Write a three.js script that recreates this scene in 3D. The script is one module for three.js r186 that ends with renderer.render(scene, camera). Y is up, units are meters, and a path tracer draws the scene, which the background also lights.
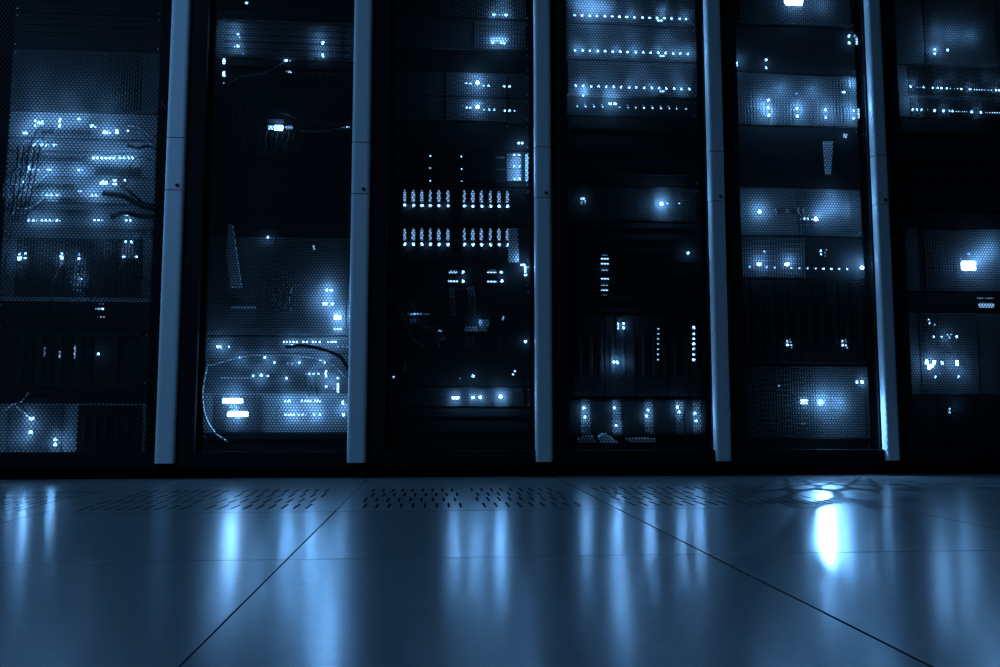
import * as THREE from 'three';
import { RoundedBoxGeometry } from 'three/addons/geometries/RoundedBoxGeometry.js';
import { mergeGeometries } from 'three/addons/utils/BufferGeometryUtils.js';
import { RectAreaLightUniformsLib } from 'three/addons/lights/RectAreaLightUniformsLib.js';

// ---------------------------------------------------------------- camera, light, exposure
RectAreaLightUniformsLib.init();
const scene = new THREE.Scene();
scene.background = new THREE.Color(0x000000);
const FOCAL = 857, CAM = new THREE.Vector3(0, 0.2, 2.79), YAW = THREE.MathUtils.degToRad(4.54), PITCH = Math.atan(82 / FOCAL);
const camera = new THREE.PerspectiveCamera(2 * Math.atan(333.5 / FOCAL) * 180 / Math.PI, 1000 / 667, 0.05, 60);
camera.position.copy(CAM);
camera.rotation.set(PITCH, -YAW, 0, 'YXZ');
camera.updateMatrixWorld(true);
scene.add(camera);
const renderer = new THREE.WebGLRenderer({ antialias: true });
renderer.toneMapping = THREE.LinearToneMapping;
renderer.toneMappingExposure = 1.0;
renderer.shadowMap.enabled = true;
const BLUE = new THREE.Color().setRGB(0.16, 0.47, 1.0);          // the cold light of the whole room
const LED_GAIN = 0.019;                                           // candela of one plain indicator
const ceilingLamp = { x: -2.7, y: 2.86, z: 1.5, w: 1.2, d: 0.3, power: 66 };
{
  const a = new THREE.RectAreaLight(BLUE, ceilingLamp.power, ceilingLamp.w, ceilingLamp.d);
  a.position.set(ceilingLamp.x, ceilingLamp.y - 0.012, ceilingLamp.z);
  a.rotation.x = -Math.PI / 2;
  scene.add(a);
}

// ---------------------------------------------------------------- helpers
let seed = 7;
const rnd = () => (seed = (seed * 16807) % 2147483647) / 2147483647;
const taken = new Map();
function numbered(name) {
  const n = taken.get(name) ?? 0;
  taken.set(name, n + 1);
  return n ? name + '_' + String(n).padStart(3, '0') : name;
}
// the point on the plane z = const that lies behind a pixel of the photograph
function at(px, py, z) {
  const d = new THREE.Vector3((px - 500) / FOCAL, (333.5 - py) / FOCAL, -1).applyEuler(camera.rotation);
  return CAM.clone().addScaledVector(d, (z - CAM.z) / d.z);
}
function mesh(name, geometry, material, parent, x = 0, y = 0, z = 0) {
  const m = new THREE.Mesh(geometry, material);
  m.name = name; m.position.set(x, y, z); m.castShadow = m.receiveShadow = true;
  (parent ?? scene).add(m);
  return m;
}
function thing(name, label, category, x, y, z, group) {
  const g = new THREE.Group();
  g.name = numbered(name); g.position.set(x, y, z);
  g.userData = { label, category };
  if (group) g.userData.group = group;
  scene.add(g);
  return g;
}
function structure(name, geometry, material, x = 0, y = 0, z = 0) {
  const m = mesh(name, geometry, material, scene, x, y, z);
  m.userData.kind = 'structure';
  return m;
}
const boxCache = new Map();
function rbox(w, h, d, r = 0.002) {
  const key = [w, h, d, r].map(v => v.toFixed(4)).join();
  if (!boxCache.has(key)) boxCache.set(key, new RoundedBoxGeometry(w, h, d, 1, Math.min(r, w / 2.1, h / 2.1, d / 2.1)));
  return boxCache.get(key);
}
function box(w, h, d, x = 0, y = 0, z = 0) { return new THREE.BoxGeometry(w, h, d).translate(x, y, z); }
const UP = new THREE.Vector3(0, 1, 0);

// ---------------------------------------------------------------- materials
function noiseField(n, cells, s) {                                // tileable value noise, 0..1
  seed = s;
  const g = Array.from({ length: cells * cells }, rnd), out = new Float32Array(n * n);
  const f = t => t * t * (3 - 2 * t);
  for (let j = 0; j < n; j++) for (let i = 0; i < n; i++) {
    const u = i / n * cells, v = j / n * cells, a = u | 0, b = v | 0, fu = f(u - a), fv = f(v - b), c = (a + 1) % cells, d = (b + 1) % cells;
    out[j * n + i] = (g[b * cells + a] * (1 - fu) + g[b * cells + c] * fu) * (1 - fv) + (g[d * cells + a] * (1 - fu) + g[d * cells + c] * fu) * fv;
  }
  return out;
}
function texture(n, fn) {                                          // linear float values, so that slow changes show no steps
  const data = new Float32Array(n * n * 4);
  for (let k = 0; k < n * n; k++) { data[4 * k] = data[4 * k + 1] = data[4 * k + 2] = fn(k); data[4 * k + 3] = 1; }
  const t = new THREE.DataTexture(data, n, n, THREE.RGBAFormat, THREE.FloatType);
  t.wrapS = t.wrapT = THREE.RepeatWrapping; t.magFilter = t.minFilter = THREE.LinearFilter;
  t.needsUpdate = true;
  return t;
}
const N = 1024, n1 = noiseField(N, 6, 11), n2 = noiseField(N, 24, 23), n3 = noiseField(N, 96, 41), n4 = noiseField(N, 400, 59);
const floorColor = texture(N, k => 0.39 + 0.05 * (n1[k] - 0.5) + 0.05 * (n2[k] - 0.5) + 0.05 * (n3[k] - 0.5) + 0.09 * (n4[k] - 0.5));
const floorRough = texture(N, k => 0.74 + 0.03 * (n1[k] - 0.5) + 0.03 * (n2[k] - 0.5));
const paintBump = texture(N, k => 0.5 + (n4[k] - 0.5));
const grey = (v, roughness = 0.6, metalness = 0, extra = {}) => new THREE.MeshPhysicalMaterial({ specularIntensity: v < 0.2 ? 0.25 : 1, color: new THREE.Color().setRGB(v, v, v), roughness, metalness, ...extra });
const M = {
  floor: new THREE.MeshPhysicalMaterial({ color: new THREE.Color().setRGB(0.3, 0.3, 0.3), map: floorColor, roughness: 0.39, roughnessMap: floorRough, specularIntensity: 0.15, clearcoat: 0.6, clearcoatRoughness: 0.2, ior: 1.5 }),
  wall: grey(0.35, 0.9), ceiling: grey(0.4, 0.9), slab: grey(0.06, 0.95),
  post: grey(0.48, 0.55, 0, { bumpMap: paintBump, bumpScale: 0.0001 }),
  rack: grey(0.006, 0.85), plinth: grey(0.006, 0.85), mesh: grey(0.008, 0.7), rail: grey(0.012, 0.7), keyhole: grey(0.02, 0.4, 0.6),
  dark: grey(0.006, 0.8), dim: grey(0.016, 0.75), low: grey(0.034, 0.7), mid: grey(0.085, 0.7), white: grey(0.8, 0.6), pale: grey(0.19, 0.7), light: grey(0.4, 0.7),
  bay: grey(0.008, 0.7), steel: grey(0.35, 0.35, 0.9), print: grey(0.08, 0.7),
  blackCable: grey(0.008, 0.5), greyCable: grey(0.07, 0.5), paleCable: grey(0.4, 0.45), trim: grey(0.01, 0.8),
  lampBody: grey(0.6, 0.5),
};
const glow = k => new THREE.MeshStandardMaterial({ color: 0x101418, roughness: 0.4, emissive: new THREE.Color().setRGB(0.27, 0.56, 1.0), emissiveIntensity: k });
const GLOW = [glow(0.28), glow(0.9), glow(3), glow(7), glow(16), glow(3.5)].map((m, i) => (m.name = 'led_glow_' + i, m));
const lampGlow = new THREE.MeshStandardMaterial({ color: 0x101418, emissive: BLUE, emissiveIntensity: 1.5, name: 'lamp_glow' });

// ---------------------------------------------------------------- the room
const RX0 = -4.4, RX1 = 4.602, RZ0 = -1.45, RZ1 = 4.55, RH = 2.9, T = 0.6;
structure('subfloor', new THREE.BoxGeometry(RX1 - RX0, 0.1, RZ1 - RZ0), M.slab, (RX0 + RX1) / 2, -0.45, (RZ0 + RZ1) / 2);
structure('ceiling', new THREE.BoxGeometry(RX1 - RX0, 0.1, RZ1 - RZ0), M.ceiling, (RX0 + RX1) / 2, RH + 0.05, (RZ0 + RZ1) / 2);
structure('wall_left', new THREE.BoxGeometry(0.1, RH + 0.5, RZ1 - RZ0), M.wall, RX0 - 0.05, (RH - 0.5) / 2, (RZ0 + RZ1) / 2);
structure('wall_right', new THREE.BoxGeometry(0.1, RH + 0.5, RZ1 - RZ0), M.wall, RX1 + 0.05, (RH - 0.5) / 2, (RZ0 + RZ1) / 2);
structure('wall_back', new THREE.BoxGeometry(RX1 - RX0 + 0.2, RH + 0.5, 0.1), M.wall, (RX0 + RX1) / 2, (RH - 0.5) / 2, RZ0 - 0.05);
structure('wall_front', new THREE.BoxGeometry(RX1 - RX0 + 0.2, RH + 0.5, 0.1), M.wall, (RX0 + RX1) / 2, (RH - 0.5) / 2, RZ1 + 0.05);

// raised floor: 600 mm panels, the row before the racks slotted for air
const floor = new THREE.Group(); floor.name = 'floor'; floor.userData = { kind: 'structure', label: 'glossy raised floor of large square panels before the racks' }; scene.add(floor);
function worldUV(g, ox, oz) {
  const p = g.attributes.position, uv = new Float32Array(p.count * 2);
  for (let i = 0; i < p.count; i++) { uv[2 * i] = (p.getX(i) + ox) / 1.5; uv[2 * i + 1] = (p.getZ(i) + oz + p.getY(i)) / 1.5; }
  g.setAttribute('uv', new THREE.BufferAttribute(uv, 2));
  return g;
}
const GAP = 0.0014, tileVariants = [], slotVariants = [];
for (let k = 0; k < 6; k++) tileVariants.push(worldUV(new RoundedBoxGeometry(T - GAP, 0.035, T - GAP, 1, 0.0012).translate(0, -0.0175, 0), k * 0.53, k * 0.37));
function slottedTile(k) {
  const h = (T - GAP) / 2, s = new THREE.Shape([new THREE.Vector2(-h, -h), new THREE.Vector2(h, -h), new THREE.Vector2(h, h), new THREE.Vector2(-h, h)]);
  for (let row = 0; row < 4; row++) for (let c = 0; c < 20; c++) {
    if (c % 10 === 9) continue;
    const x = -0.255 + c * 0.0265 + (row % 2 ? 0.009 : 0), y = -0.255 + row * 0.132;
    s.holes.push(new THREE.Path([[-0.0027, 0], [-0.0027, 0.095], [0.0027, 0.095], [0.0027, 0]].map(([a, b]) => new THREE.Vector2(x + a, y + b))));
  }
  return worldUV(new THREE.ExtrudeGeometry(s, { depth: 0.03, bevelEnabled: false }).rotateX(Math.PI / 2), k * 0.41, k * 0.29);
}
for (let k = 0; k < 3; k++) slotVariants.push(slottedTile(k));
let tileCount = 0;
for (let i = -7; i < 8; i++) for (let j = -3; j < 7; j++) {
  const x = -0.2 + i * T + T / 2, z = 0.35 + j * T + T / 2;
  if (x - T / 2 < RX0 - 0.01 || x + T / 2 > RX1 + 0.01 || z - T / 2 < RZ0 - 0.01 || z + T / 2 > RZ1 + 0.01) continue;
  const wide = i >= 1 ? 0.0014 : 0;                               // one joint stands a little open
  const slotted = j === 0 && i >= -4 && i <= 1;
  const v = (i * 7 + j * 5 + 90);
  mesh((slotted ? 'slotted_floor_panel' : 'floor_panel') + '_' + String(++tileCount).padStart(3, '0'), slotted ? slotVariants[v % 3] : tileVariants[v % 6], slotted ? [M.floor, M.trim] : [M.trim, M.trim, M.floor, M.trim, M.trim, M.trim], floor, x + wide, 0, z);
}

// ---------------------------------------------------------------- server racks
const POSTS = [-1.55, -0.833, -0.236, 0.368, 0.964, 1.546, 2.145];    // centres of the pale door edges
const PW = 0.056, PD = 0.03, ZF = -0.1, RACK_H = 2.0, DOOR_Z = -0.028;
function hexSheet(w, h, p, open) {                                     // perforated steel: hexagon rims
  const pos = [], idx = [], R = p / Math.sqrt(3), rowH = p * Math.sqrt(3) / 2;
  const nx = Math.floor(w / p), ny = Math.floor(h / rowH);
  for (let j = 0; j < ny; j++) for (let i = 0; i < nx; i++) {
    const cx = -w / 2 + (i + (j % 2 ? 1 : 0.5)) * (w / (nx + 0.5)), cy = (j + 0.5) * (h / ny), b = pos.length / 3;
    for (let k = 0; k < 6; k++) {
      const a = Math.PI / 6 + k * Math.PI / 3, c = Math.cos(a), s = Math.sin(a);
      pos.push(cx + c * R, cy + s * R, 0, cx + c * R * open, cy + s * R * open, 0);
    }
    for (let k = 0; k < 6; k++) {
      const o = b + 2 * k, q = b + 2 * ((k + 1) % 6);
      idx.push(o, q, q + 1, o, q + 1, o + 1);
    }
  }
  const g = new THREE.BufferGeometry();
  g.setAttribute('position', new THREE.Float32BufferAttribute(pos, 3));
  g.setAttribute('uv', new THREE.Float32BufferAttribute(new Float32Array(pos.length / 3 * 2), 2));
  g.setIndex(idx); g.computeVertexNormals();
  return g;
}
const OPEN_W = 0.478, DOOR_Y0 = 0.085, DOOR_Y1 = 1.95;
const hexDoor = hexSheet(OPEN_W, DOOR_Y1 - DOOR_Y0, 0.0098, 0.73);
const postProfile = new THREE.Shape();
{
  const w = PW / 2, r = 0.011;
  postProfile.moveTo(w, PD).lineTo(-w, PD).lineTo(-w, r);
  postProfile.quadraticCurveTo(-w, 0.001, -w + r, 0).lineTo(w - r, 0).quadraticCurveTo(w, 0.001, w, r).lineTo(w, PD);
}
const postPiece = h => new THREE.ExtrudeGeometry(postProfile, { depth: h, bevelEnabled: false, curveSegments: 6 }).rotateX(-Math.PI / 2);
const STRIP = [0.062, 0.061, 0.056, 0.052, 0.048, 0.05];               // the strips differ a little in width
const J0 = 0.928, J1 = 1.102, PB = 0.05;
const pieces = [postPiece(J0 - PB - 0.003), postPiece(J1 - J0 - 0.003), postPiece(RACK_H - 0.01 - J1)];
const keyGeo = new THREE.CylinderGeometry(0.0055, 0.0055, 0.004, 14).rotateX(Math.PI / 2);
const rackLabels = [
  'black server rack crowded with loose cables and many small lamps',
  'black server rack with two stacked white displays near the floor',
  'black server rack holding two rows of twelve lit drive trays',
  'black server rack with long lamp rows above and five lit fan bays below',
  'black server rack with the brightest lamp glaring low behind its door',
  'black server rack with a square white display and dense honeycomb door',
];
const racks = [];
for (let k = 0; k < 6; k++) {
  const x0 = POSTS[k] + PW / 2 + 0.001, x1 = POSTS[k + 1] + PW / 2 - 0.001, cx = (x0 + x1) / 2, W = x1 - x0;
  const r = thing('server_rack', rackLabels[k], 'server rack', cx, 0, 0, 'row of server racks');
  const top = RACK_H, D = 1.0, zb = -0.034, eq = k ? 0 : (W - 0.604) / 2 - 0.06;   // the first rack is wider, its equipment set to one side
  mesh('side_panel', rbox(0.012, top - 0.04, D, 0.002), M.rack, r, -W / 2 + 0.006, (top + 0.04) / 2, zb - D / 2);
  mesh('side_panel', rbox(0.012, top - 0.04, D, 0.002), M.rack, r, W / 2 - 0.006, (top + 0.04) / 2, zb - D / 2);
  mesh('top_panel', rbox(W - 0.026, 0.02, D, 0.002), M.rack, r, 0, top - 0.01, zb - D / 2);
  mesh('rear_panel', rbox(W - 0.026, top - 0.08, 0.012, 0.002), M.rack, r, 0, (top + 0.02) / 2, zb - D + 0.01);
  mesh('plinth', rbox(W, 0.036, D - 0.02, 0.003), M.plinth, r, 0, 0.018, zb - D / 2 - 0.012);
  mesh('bottom_panel', rbox(W - 0.026, 0.03, D - 0.02, 0.002), M.rack, r, 0, 0.053, zb - D / 2);
  // door: black frame, perforated sheet, pale edge strip with the lock cover
  const ocx = (-W / 2 + 0.05 + (W / 2 - PW + 0.006)) / 2, ow = W - 0.05 - PW + 0.006;
  mesh('door_frame', mergeGeometries([
    box(ocx - ow / 2 + W / 2 + 0.004, top - 0.05, 0.02, (-W / 2 + ocx - ow / 2 + 0.004) / 2, (top + 0.03) / 2, DOOR_Z + 0.006),
    box(W / 2 - ocx - ow / 2 + 0.004, top - 0.05, 0.008, (W / 2 + ocx + ow / 2 - 0.004) / 2, (top + 0.03) / 2, -0.0345),
    box(ow, 0.05, 0.02, ocx, DOOR_Y0 - 0.024, DOOR_Z + 0.006),
    box(ow, top - DOOR_Y1 - 0.005, 0.02, ocx, (DOOR_Y1 + top) / 2, DOOR_Z + 0.006),
  ]), M.rack, r);
  const sheet = mesh('perforated_door', hexDoor, M.mesh, r, ocx, DOOR_Y0, DOOR_Z);
  sheet.scale.x = ow / OPEN_W;
  sheet.userData.label = 'honeycomb perforated steel door sheet';
  const px = W / 2 - STRIP[k] / 2 + 0.0005;
  const strip = mesh('edge_strip', pieces[0], M.post, r, px, PB, 0);
  strip.userData.label = 'pale grey door edge strip';
  const lock = mesh('lock_cover', pieces[1], M.post, r, px, J0, 0);
  mesh('keyhole', keyGeo, M.keyhole, lock, 0.009, 0.014, 0.0005);
  const upper = mesh('edge_strip', pieces[2], M.post, r, px, J1, 0);
  for (const m of [strip, lock, upper]) m.scale.x = STRIP[k] / PW;
  for (const s of [-1, 1]) mesh('mounting_rail', rbox(0.03, top - 0.09, 0.03, 0.002), M.rail, r, eq + s * 0.236, (top + 0.05) / 2, ZF - 0.029);
  racks.push({ cx: cx + eq, W });
}

// ---------------------------------------------------------------- rack equipment
const domeGeo = new THREE.SphereGeometry(0.5, 10, 5, 0, Math.PI * 2, 0, Math.PI / 2).rotateX(Math.PI / 2).scale(1, 1, 0.8);
const lensGeo = new RoundedBoxGeometry(1, 1, 1, 1, 0.12);
const screwGeo = new THREE.CylinderGeometry(0.003, 0.003, 0.003, 8).rotateX(Math.PI / 2);
const MM = z => (CAM.z - z) / 845;                                     // metres a pixel at depth z, near enough
let unitZ = ZF;
// one indicator: [x, y, diameter in px, brightness 0..4, height in px (bar when given)]
function led(u, [x, y, size = 2, b = 2, h], name = 'indicator_lamp') {
  const p = at(x, y, ZF).sub(u.position), m = MM(ZF);
  if (h === undefined) {
    const o = mesh(name, domeGeo, GLOW[b], u, p.x, p.y, p.z + (u.userData.proud ?? 0.0005));
    o.scale.setScalar(size * m);
    return o;
  }
  const o = mesh(name, lensGeo, GLOW[b], u, p.x, p.y, p.z + (u.userData.proud ?? 0.0005) + 0.001);
  o.scale.set(size * m, h * m, 0.004);
  return o;
}
function lamp(u, [x, y, k = 1, dz = 0.035, soft = 0.25]) {
  const l = new THREE.PointLight(BLUE, k * LED_GAIN * u.userData.gain);
  const p = at(x, y, ZF).sub(u.position);
  l.position.set(p.x, p.y, p.z + dz * u.userData.near); l.castShadow = true; l.shadow.radius = soft; l.name = 'lamp_light';
  u.add(l);
}
const portGeo = mergeGeometries([box(0.0135, 0.0015, 0.004, 0, 0.0062, 0), box(0.0135, 0.0015, 0.004, 0, -0.0062, 0), box(0.0015, 0.011, 0.004, -0.006, 0, 0), box(0.0015, 0.011, 0.004, 0.006, 0, 0)]);
function unit(rack, y0, y1, name, label, category, o = {}) {
  const R = racks[rack], pcx = o.px ?? [70, 275, 461, 636, 800, 950][rack];
  const top = at(pcx, y0, ZF).y, bot = Math.max(0.07, at(pcx, y1, ZF).y), h = top - bot - 0.002, W = 0.482, B = 0.436;
  const u = thing(name, label, category, R.cx, bot + 0.001, ZF, o.group);
  const gain = o.gain ?? [0.72, 0.95, 2.7, 2.7, 2.6, 2.6][rack];
  u.userData.gain = gain; u.userData.near = [0.75, 0.7, 0.66, 0.66, 0.68, 0.68][rack]; u.userData.proud = o.trays ? 0.009 : o.vents ? 0.003 : 0.0005;
  const face = M[o.face ?? 'dark'], depth = o.depth ?? 0.6;
  mesh('chassis', rbox(B, h - 0.002, depth, 0.002), M.dim, u, 0, h / 2, -depth / 2 - 0.011);
  if (!o.openings) mesh('faceplate', rbox(W, h, 0.012, 0.0025), face, u, 0, h / 2, -0.006);
  for (const sx of [-1, 1]) for (const sy of (h > 0.06 ? [0.012, h - 0.012] : [h / 2])) mesh('screw', screwGeo, M.steel, u, sx * 0.232, sy, 0.001);
  if (o.vents) {                                                       // upright grille bars between two pixel columns
    const [vx0, vx1, n = 40, m = 'bay'] = o.vents, a = Math.max(-0.228, at(vx0, y1, ZF).x - R.cx), b = Math.min(0.228, at(vx1, y1, ZF).x - R.cx), gs = [];
    for (let i = 0; i < n; i++) gs.push(box((b - a) / n * 0.45, h - 0.012, 0.005, a + (i + 0.5) * (b - a) / n, h / 2, 0.001));
    mesh('vent_grille', mergeGeometries(gs), M[m], u);
  }
  if (o.ribs) {                                                        // level ribs across the plate
    const gs = [];
    for (let i = 0; i < o.ribs; i++) gs.push(box(0.42, 0.0035, 0.006, 0, (i + 0.5) * h / o.ribs, 0.001));
    mesh('rib_panel', mergeGeometries(gs), M[o.ribMat ?? 'dark'], u);
  }
  if (o.ports) {                                                       // [x0, x1, y, n]
    for (const [ax, bx, py, n] of o.ports) {
      const a = at(ax, py, ZF).sub(u.position), b = at(bx, py, ZF).sub(u.position), gs = [];
      for (let i = 0; i < n; i++) gs.push(portGeo.clone().translate(a.x + (b.x - a.x) * i / (n - 1), a.y, 0.001));
      mesh('port_row', mergeGeometries(gs), M[o.portMat ?? 'bay'], u);
    }
  }
  if (o.handles) for (const s of [-1, 1]) {
    const hh = Math.min(0.07, h * 0.7), c = new THREE.CatmullRomCurve3([[0, -hh / 2, 0], [0, -hh / 2, 0.02], [0, 0, 0.024], [0, hh / 2, 0.02], [0, hh / 2, 0]].map(v => new THREE.Vector3(...v)));
    mesh('handle', new THREE.TubeGeometry(c, 16, 0.003, 6), M.dim, u, s * 0.214, h / 2, 0);
  }
  if (o.trays) {                                                       // drive trays between two pixel columns
    const [ax, bx, n, m = 'dark'] = o.trays, a = Math.max(-0.228, at(ax, y1, ZF).x - R.cx), b = Math.min(0.228, at(bx, y1, ZF).x - R.cx), w = (b - a) / n;
    for (let i = 0; i < n; i++) {
      const t = mesh('drive_tray', rbox(w * 0.9, h - 0.012, 0.008, 0.0015), M[m], u, a + (i + 0.5) * w, h / 2, 0.002);
      mesh('latch', rbox(w * 0.3, (h - 0.012) * 0.5, 0.005, 0.001), M.dim, t, w * 0.22, 0, 0.005);
    }
  }
  for (const [px, py, w, hh, m = 'print'] of o.plates ?? []) {
    const p = at(px, py, ZF).sub(u.position);
    mesh('label_plate', rbox(w * MM(ZF), hh * MM(ZF), 0.003, 0.0006), M[m], u, p.x, p.y, 0.001);
  }
  for (const l of o.leds ?? []) led(u, l);
  for (const l of o.screens ?? []) led(u, l, 'display');
  for (const l of o.lamps ?? []) lamp(u, l);
  return u;
}
const row = (xs, y, size = 2, b = 2, slope = 0) => xs.map(x => [x, y + (x - xs[0]) * slope, size, b]);
// --- first rack: cables and many lamps
unit(0, -22, 14, 'blank_panel', 'black ribbed blank panel above the cable-crowded equipment', 'blank panel', { ribs: 4 });
unit(0, 14, 50, 'server', 'dark server with faint level ribs under the black blank panel', 'server', { face: 'dim', ribs: 5, ribMat: 'dim' });
unit(0, 50, 112, 'storage_chassis', 'tall grey chassis with upright grille above the tangled lamp rows', 'storage chassis', { face: 'mid', vents: [18, 140, 44, 'mid'], lamps: [[40, 106, 1.2, 0.07], [70, 104, 1.2, 0.07], [110, 106, 1.0, 0.07], [40, 78, 0.35, 0.07], [90, 84, 0.3, 0.07]] });
unit(0, 112, 139, 'network_switch', 'grey switch with scattered lamp clusters and a slanting lamp line', 'network switch', { face: 'pale', ports: [[30, 88, 131, 9]], portMat: 'mid',
  leds: [[35.5, 121, 2.2, 3], [35.5, 125.5, 2.2, 3], [39, 123, 3.2, 3], [42.5, 123, 2, 2, 4], [60, 120.5, 2, 3, 4], [60, 126, 2, 3, 3], [79, 119, 2.6, 3], [92, 126, 3, 3, 2.4], [95.5, 127, 2, 2], [104, 132.5, 1.6, 3, 3.6], [107, 132.5, 2, 3, 3], [110, 133, 2, 2], [117, 132, 2.4, 3, 4], [127.5, 131, 2.4, 3], [25.5, 133, 4, 3, 2.2]],
  lamps: [[39, 123, 1.1], [60, 123, 0.9], [79, 120, 0.8], [108, 131, 1.1], [26, 132, 0.8]] });
unit(0, 139, 152, 'server', 'thin grey server with six lamps beneath the scattered lamp clusters', 'server', { face: 'pale', leds: [...row([34, 42, 46, 54], 145, 2.4, 3), [49, 145, 1.4, 2], [57, 145, 1.4, 2]], lamps: [[45, 146, 1.2]] });
unit(0, 152, 164, 'network_switch', 'grey switch with an even row of ten lamps', 'network switch', { face: 'pale', ports: [[20, 84, 158, 11]], portMat: 'mid', leds: row([93.5, 97.5, 102, 106, 110, 114, 120, 124, 128.5, 132.5], 158, 2.4, 3), lamps: [[98, 158, 0.9], [115, 158, 1.1], [130, 158, 0.8]] });
unit(0, 164, 177, 'server', 'thin grey server with three spaced lamp pairs under the ten-lamp switch', 'server', { face: 'pale', vents: [95, 140, 24, 'mid'], leds: [[32, 170, 2.4, 3], [39, 170, 1.4, 2], [49, 170, 2.6, 3], [51.5, 170, 1.4, 2], [79, 170, 2.6, 3], [82, 170, 1.4, 2]], lamps: [[34, 171, 0.9], [50, 171, 1.1], [80, 171, 1.0]] });
unit(0, 177, 203, 'network_switch', 'grey switch with a lamp block above thick black cable bundles', 'network switch', { face: 'pale', ports: [[30, 72, 186, 7], [62, 90, 200, 6]], portMat: 'mid',
  leds: [[24, 182, 2.2, 3], [101, 183, 1.4, 3, 3], [103.5, 182.5, 1.6, 3, 4], [106.5, 183, 1.6, 3, 3], [115, 180.5, 3.4, 3, 1.8], [115, 184.2, 3.4, 3, 1.8], [125, 180.5, 2.4, 3], [42, 195, 1.4, 2], [47, 195, 2, 3], [51.5, 195, 2.2, 3], [57, 195, 2.2, 3], [60, 195, 1.4, 2], [80, 191.5, 3, 2, 1.8], [92, 195.5, 2.2, 3], [96, 195.5, 2.4, 3], [99, 195.5, 1.4, 2]],
  lamps: [[105, 184, 0.9], [50, 195, 1.2], [92, 194, 1.2], [24, 186, 0.5]] });
unit(0, 203, 236, 'network_switch', 'grey switch with nine lamps and two distant lamp pairs', 'network switch', { face: 'mid', ports: [[28, 90, 211, 10], [28, 140, 229, 16]], portMat: 'mid',
  leds: [...row([29, 33.5, 42, 46, 50, 57], 220.5, 2.3, 3), ...row([37, 53, 60], 220.5, 1.4, 2), [94.5, 220.5, 2.4, 3], [98.5, 220.5, 2.4, 3], [102, 220.5, 1.4, 2], [126, 220.5, 2.4, 3], [130, 220.5, 2.4, 3]],
  lamps: [[35, 220, 1.1], [50, 220, 1.1], [97, 220, 1.1], [128, 220, 0.8]] });
unit(0, 236, 297, 'storage_chassis', 'tall grille-fronted chassis with paired lamps and one round halo lamp', 'storage chassis', { face: 'mid', vents: [14, 140, 40, 'dim'], handles: true,
  leds: [[126, 242, 2.4, 3], [132, 242, 2.6, 3], [124, 257, 2.6, 3], [136.5, 257, 2.6, 3], [20, 254, 2.4, 3], [20, 258.5, 3.2, 3, 3.4], [26, 254, 2.4, 3], [26, 258.5, 3, 2, 1.6], [62, 254, 2, 3], [62, 258, 3, 3, 4], [79.5, 255, 2, 2], [79.5, 259, 2.6, 3], [81, 279, 2.6, 3]],
  lamps: [[22, 257, 1.0], [62, 257, 0.9], [79, 260, 0.6], [81, 279, 0.8, 0.03], [129, 248, 0.8], [45, 250, 0.5, 0.05], [105, 245, 0.5, 0.05]] });
unit(0, 297, 302, 'shelf', 'thin pale shelf lip below the grille-fronted chassis', 'shelf', { face: 'pale', depth: 0.4 });
unit(0, 302, 331, 'patch_panel', 'black patch panel with two tiny lamps above the open card cage', 'patch panel', { face: 'dark', ports: [[20, 140, 322, 15]], portMat: 'dim', leds: [[97.5, 309, 3, 1, 1.8], [102, 309, 3.4, 2, 1.8], [100, 304, 1.3, 0], [103, 304, 1.3, 0], [98, 317, 1.2, 0], [101, 317, 1.4, 1], [104, 317, 1.4, 1]] });
{
  const u = unit(0, 331, 387, 'card_cage', 'dark open card cage with upright cards and one round lamp', 'card cage', { openings: true, leds: [[98, 354, 3, 3], [45, 352, 1.4, 0, 9], [60, 355, 1.4, 1, 7], [75, 352, 1.4, 1, 12], [60, 348, 1.2, 0], [75, 347, 1.3, 0]], lamps: [[98, 354, 0.18, 0.03]] });
  const h = at(70, 331, ZF).y - at(70, 387, ZF).y - 0.002;
  mesh('cage_frame', mergeGeometries([box(0.482, 0.014, 0.012, 0, 0.007, -0.006), box(0.482, 0.014, 0.012, 0, h - 0.007, -0.006), box(0.03, h, 0.012, -0.226, h / 2, -0.006), box(0.03, h, 0.012, 0.226, h / 2, -0.006)]), M.dim, u);
  for (let i = 0; i < 9; i++) mesh('card', rbox(0.026, h - 0.034, 0.012, 0.001), i % 2 ? M.dim : M.dark, u, -0.195 + i * 0.03, h / 2, -0.004);
  mesh('cover_plate', rbox(0.075, h - 0.034, 0.006, 0.001), M.dim, u, 0.105, h / 2, -0.004);
}
unit(0, 387, 403, 'blank_panel', 'narrow black blank panel between card cage and honeycomb server', 'blank panel', { ribs: 2 });
unit(0, 403, 457, 'server', 'floor-level server with paired lamps lighting the honeycomb door', 'server', { face: 'pale', vents: [6, 62, 26, 'mid'], trays: [76, 140, 6, 'dark'],
  leds: [[33, 418.5, 4, 3, 3], [32, 432, 4, 3, 3], [56.5, 439.5, 3, 3], [56.5, 444.5, 3.2, 3], [73, 439, 2, 1]], lamps: [[32, 420, 1.3], [30, 434, 1.3], [57, 441, 1.2], [18, 440, 0.5, 0.045]], plates: [[56, 449.5, 8, 1.4, 'light'], [73, 449.5, 9, 1.4, 'light']] });

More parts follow.
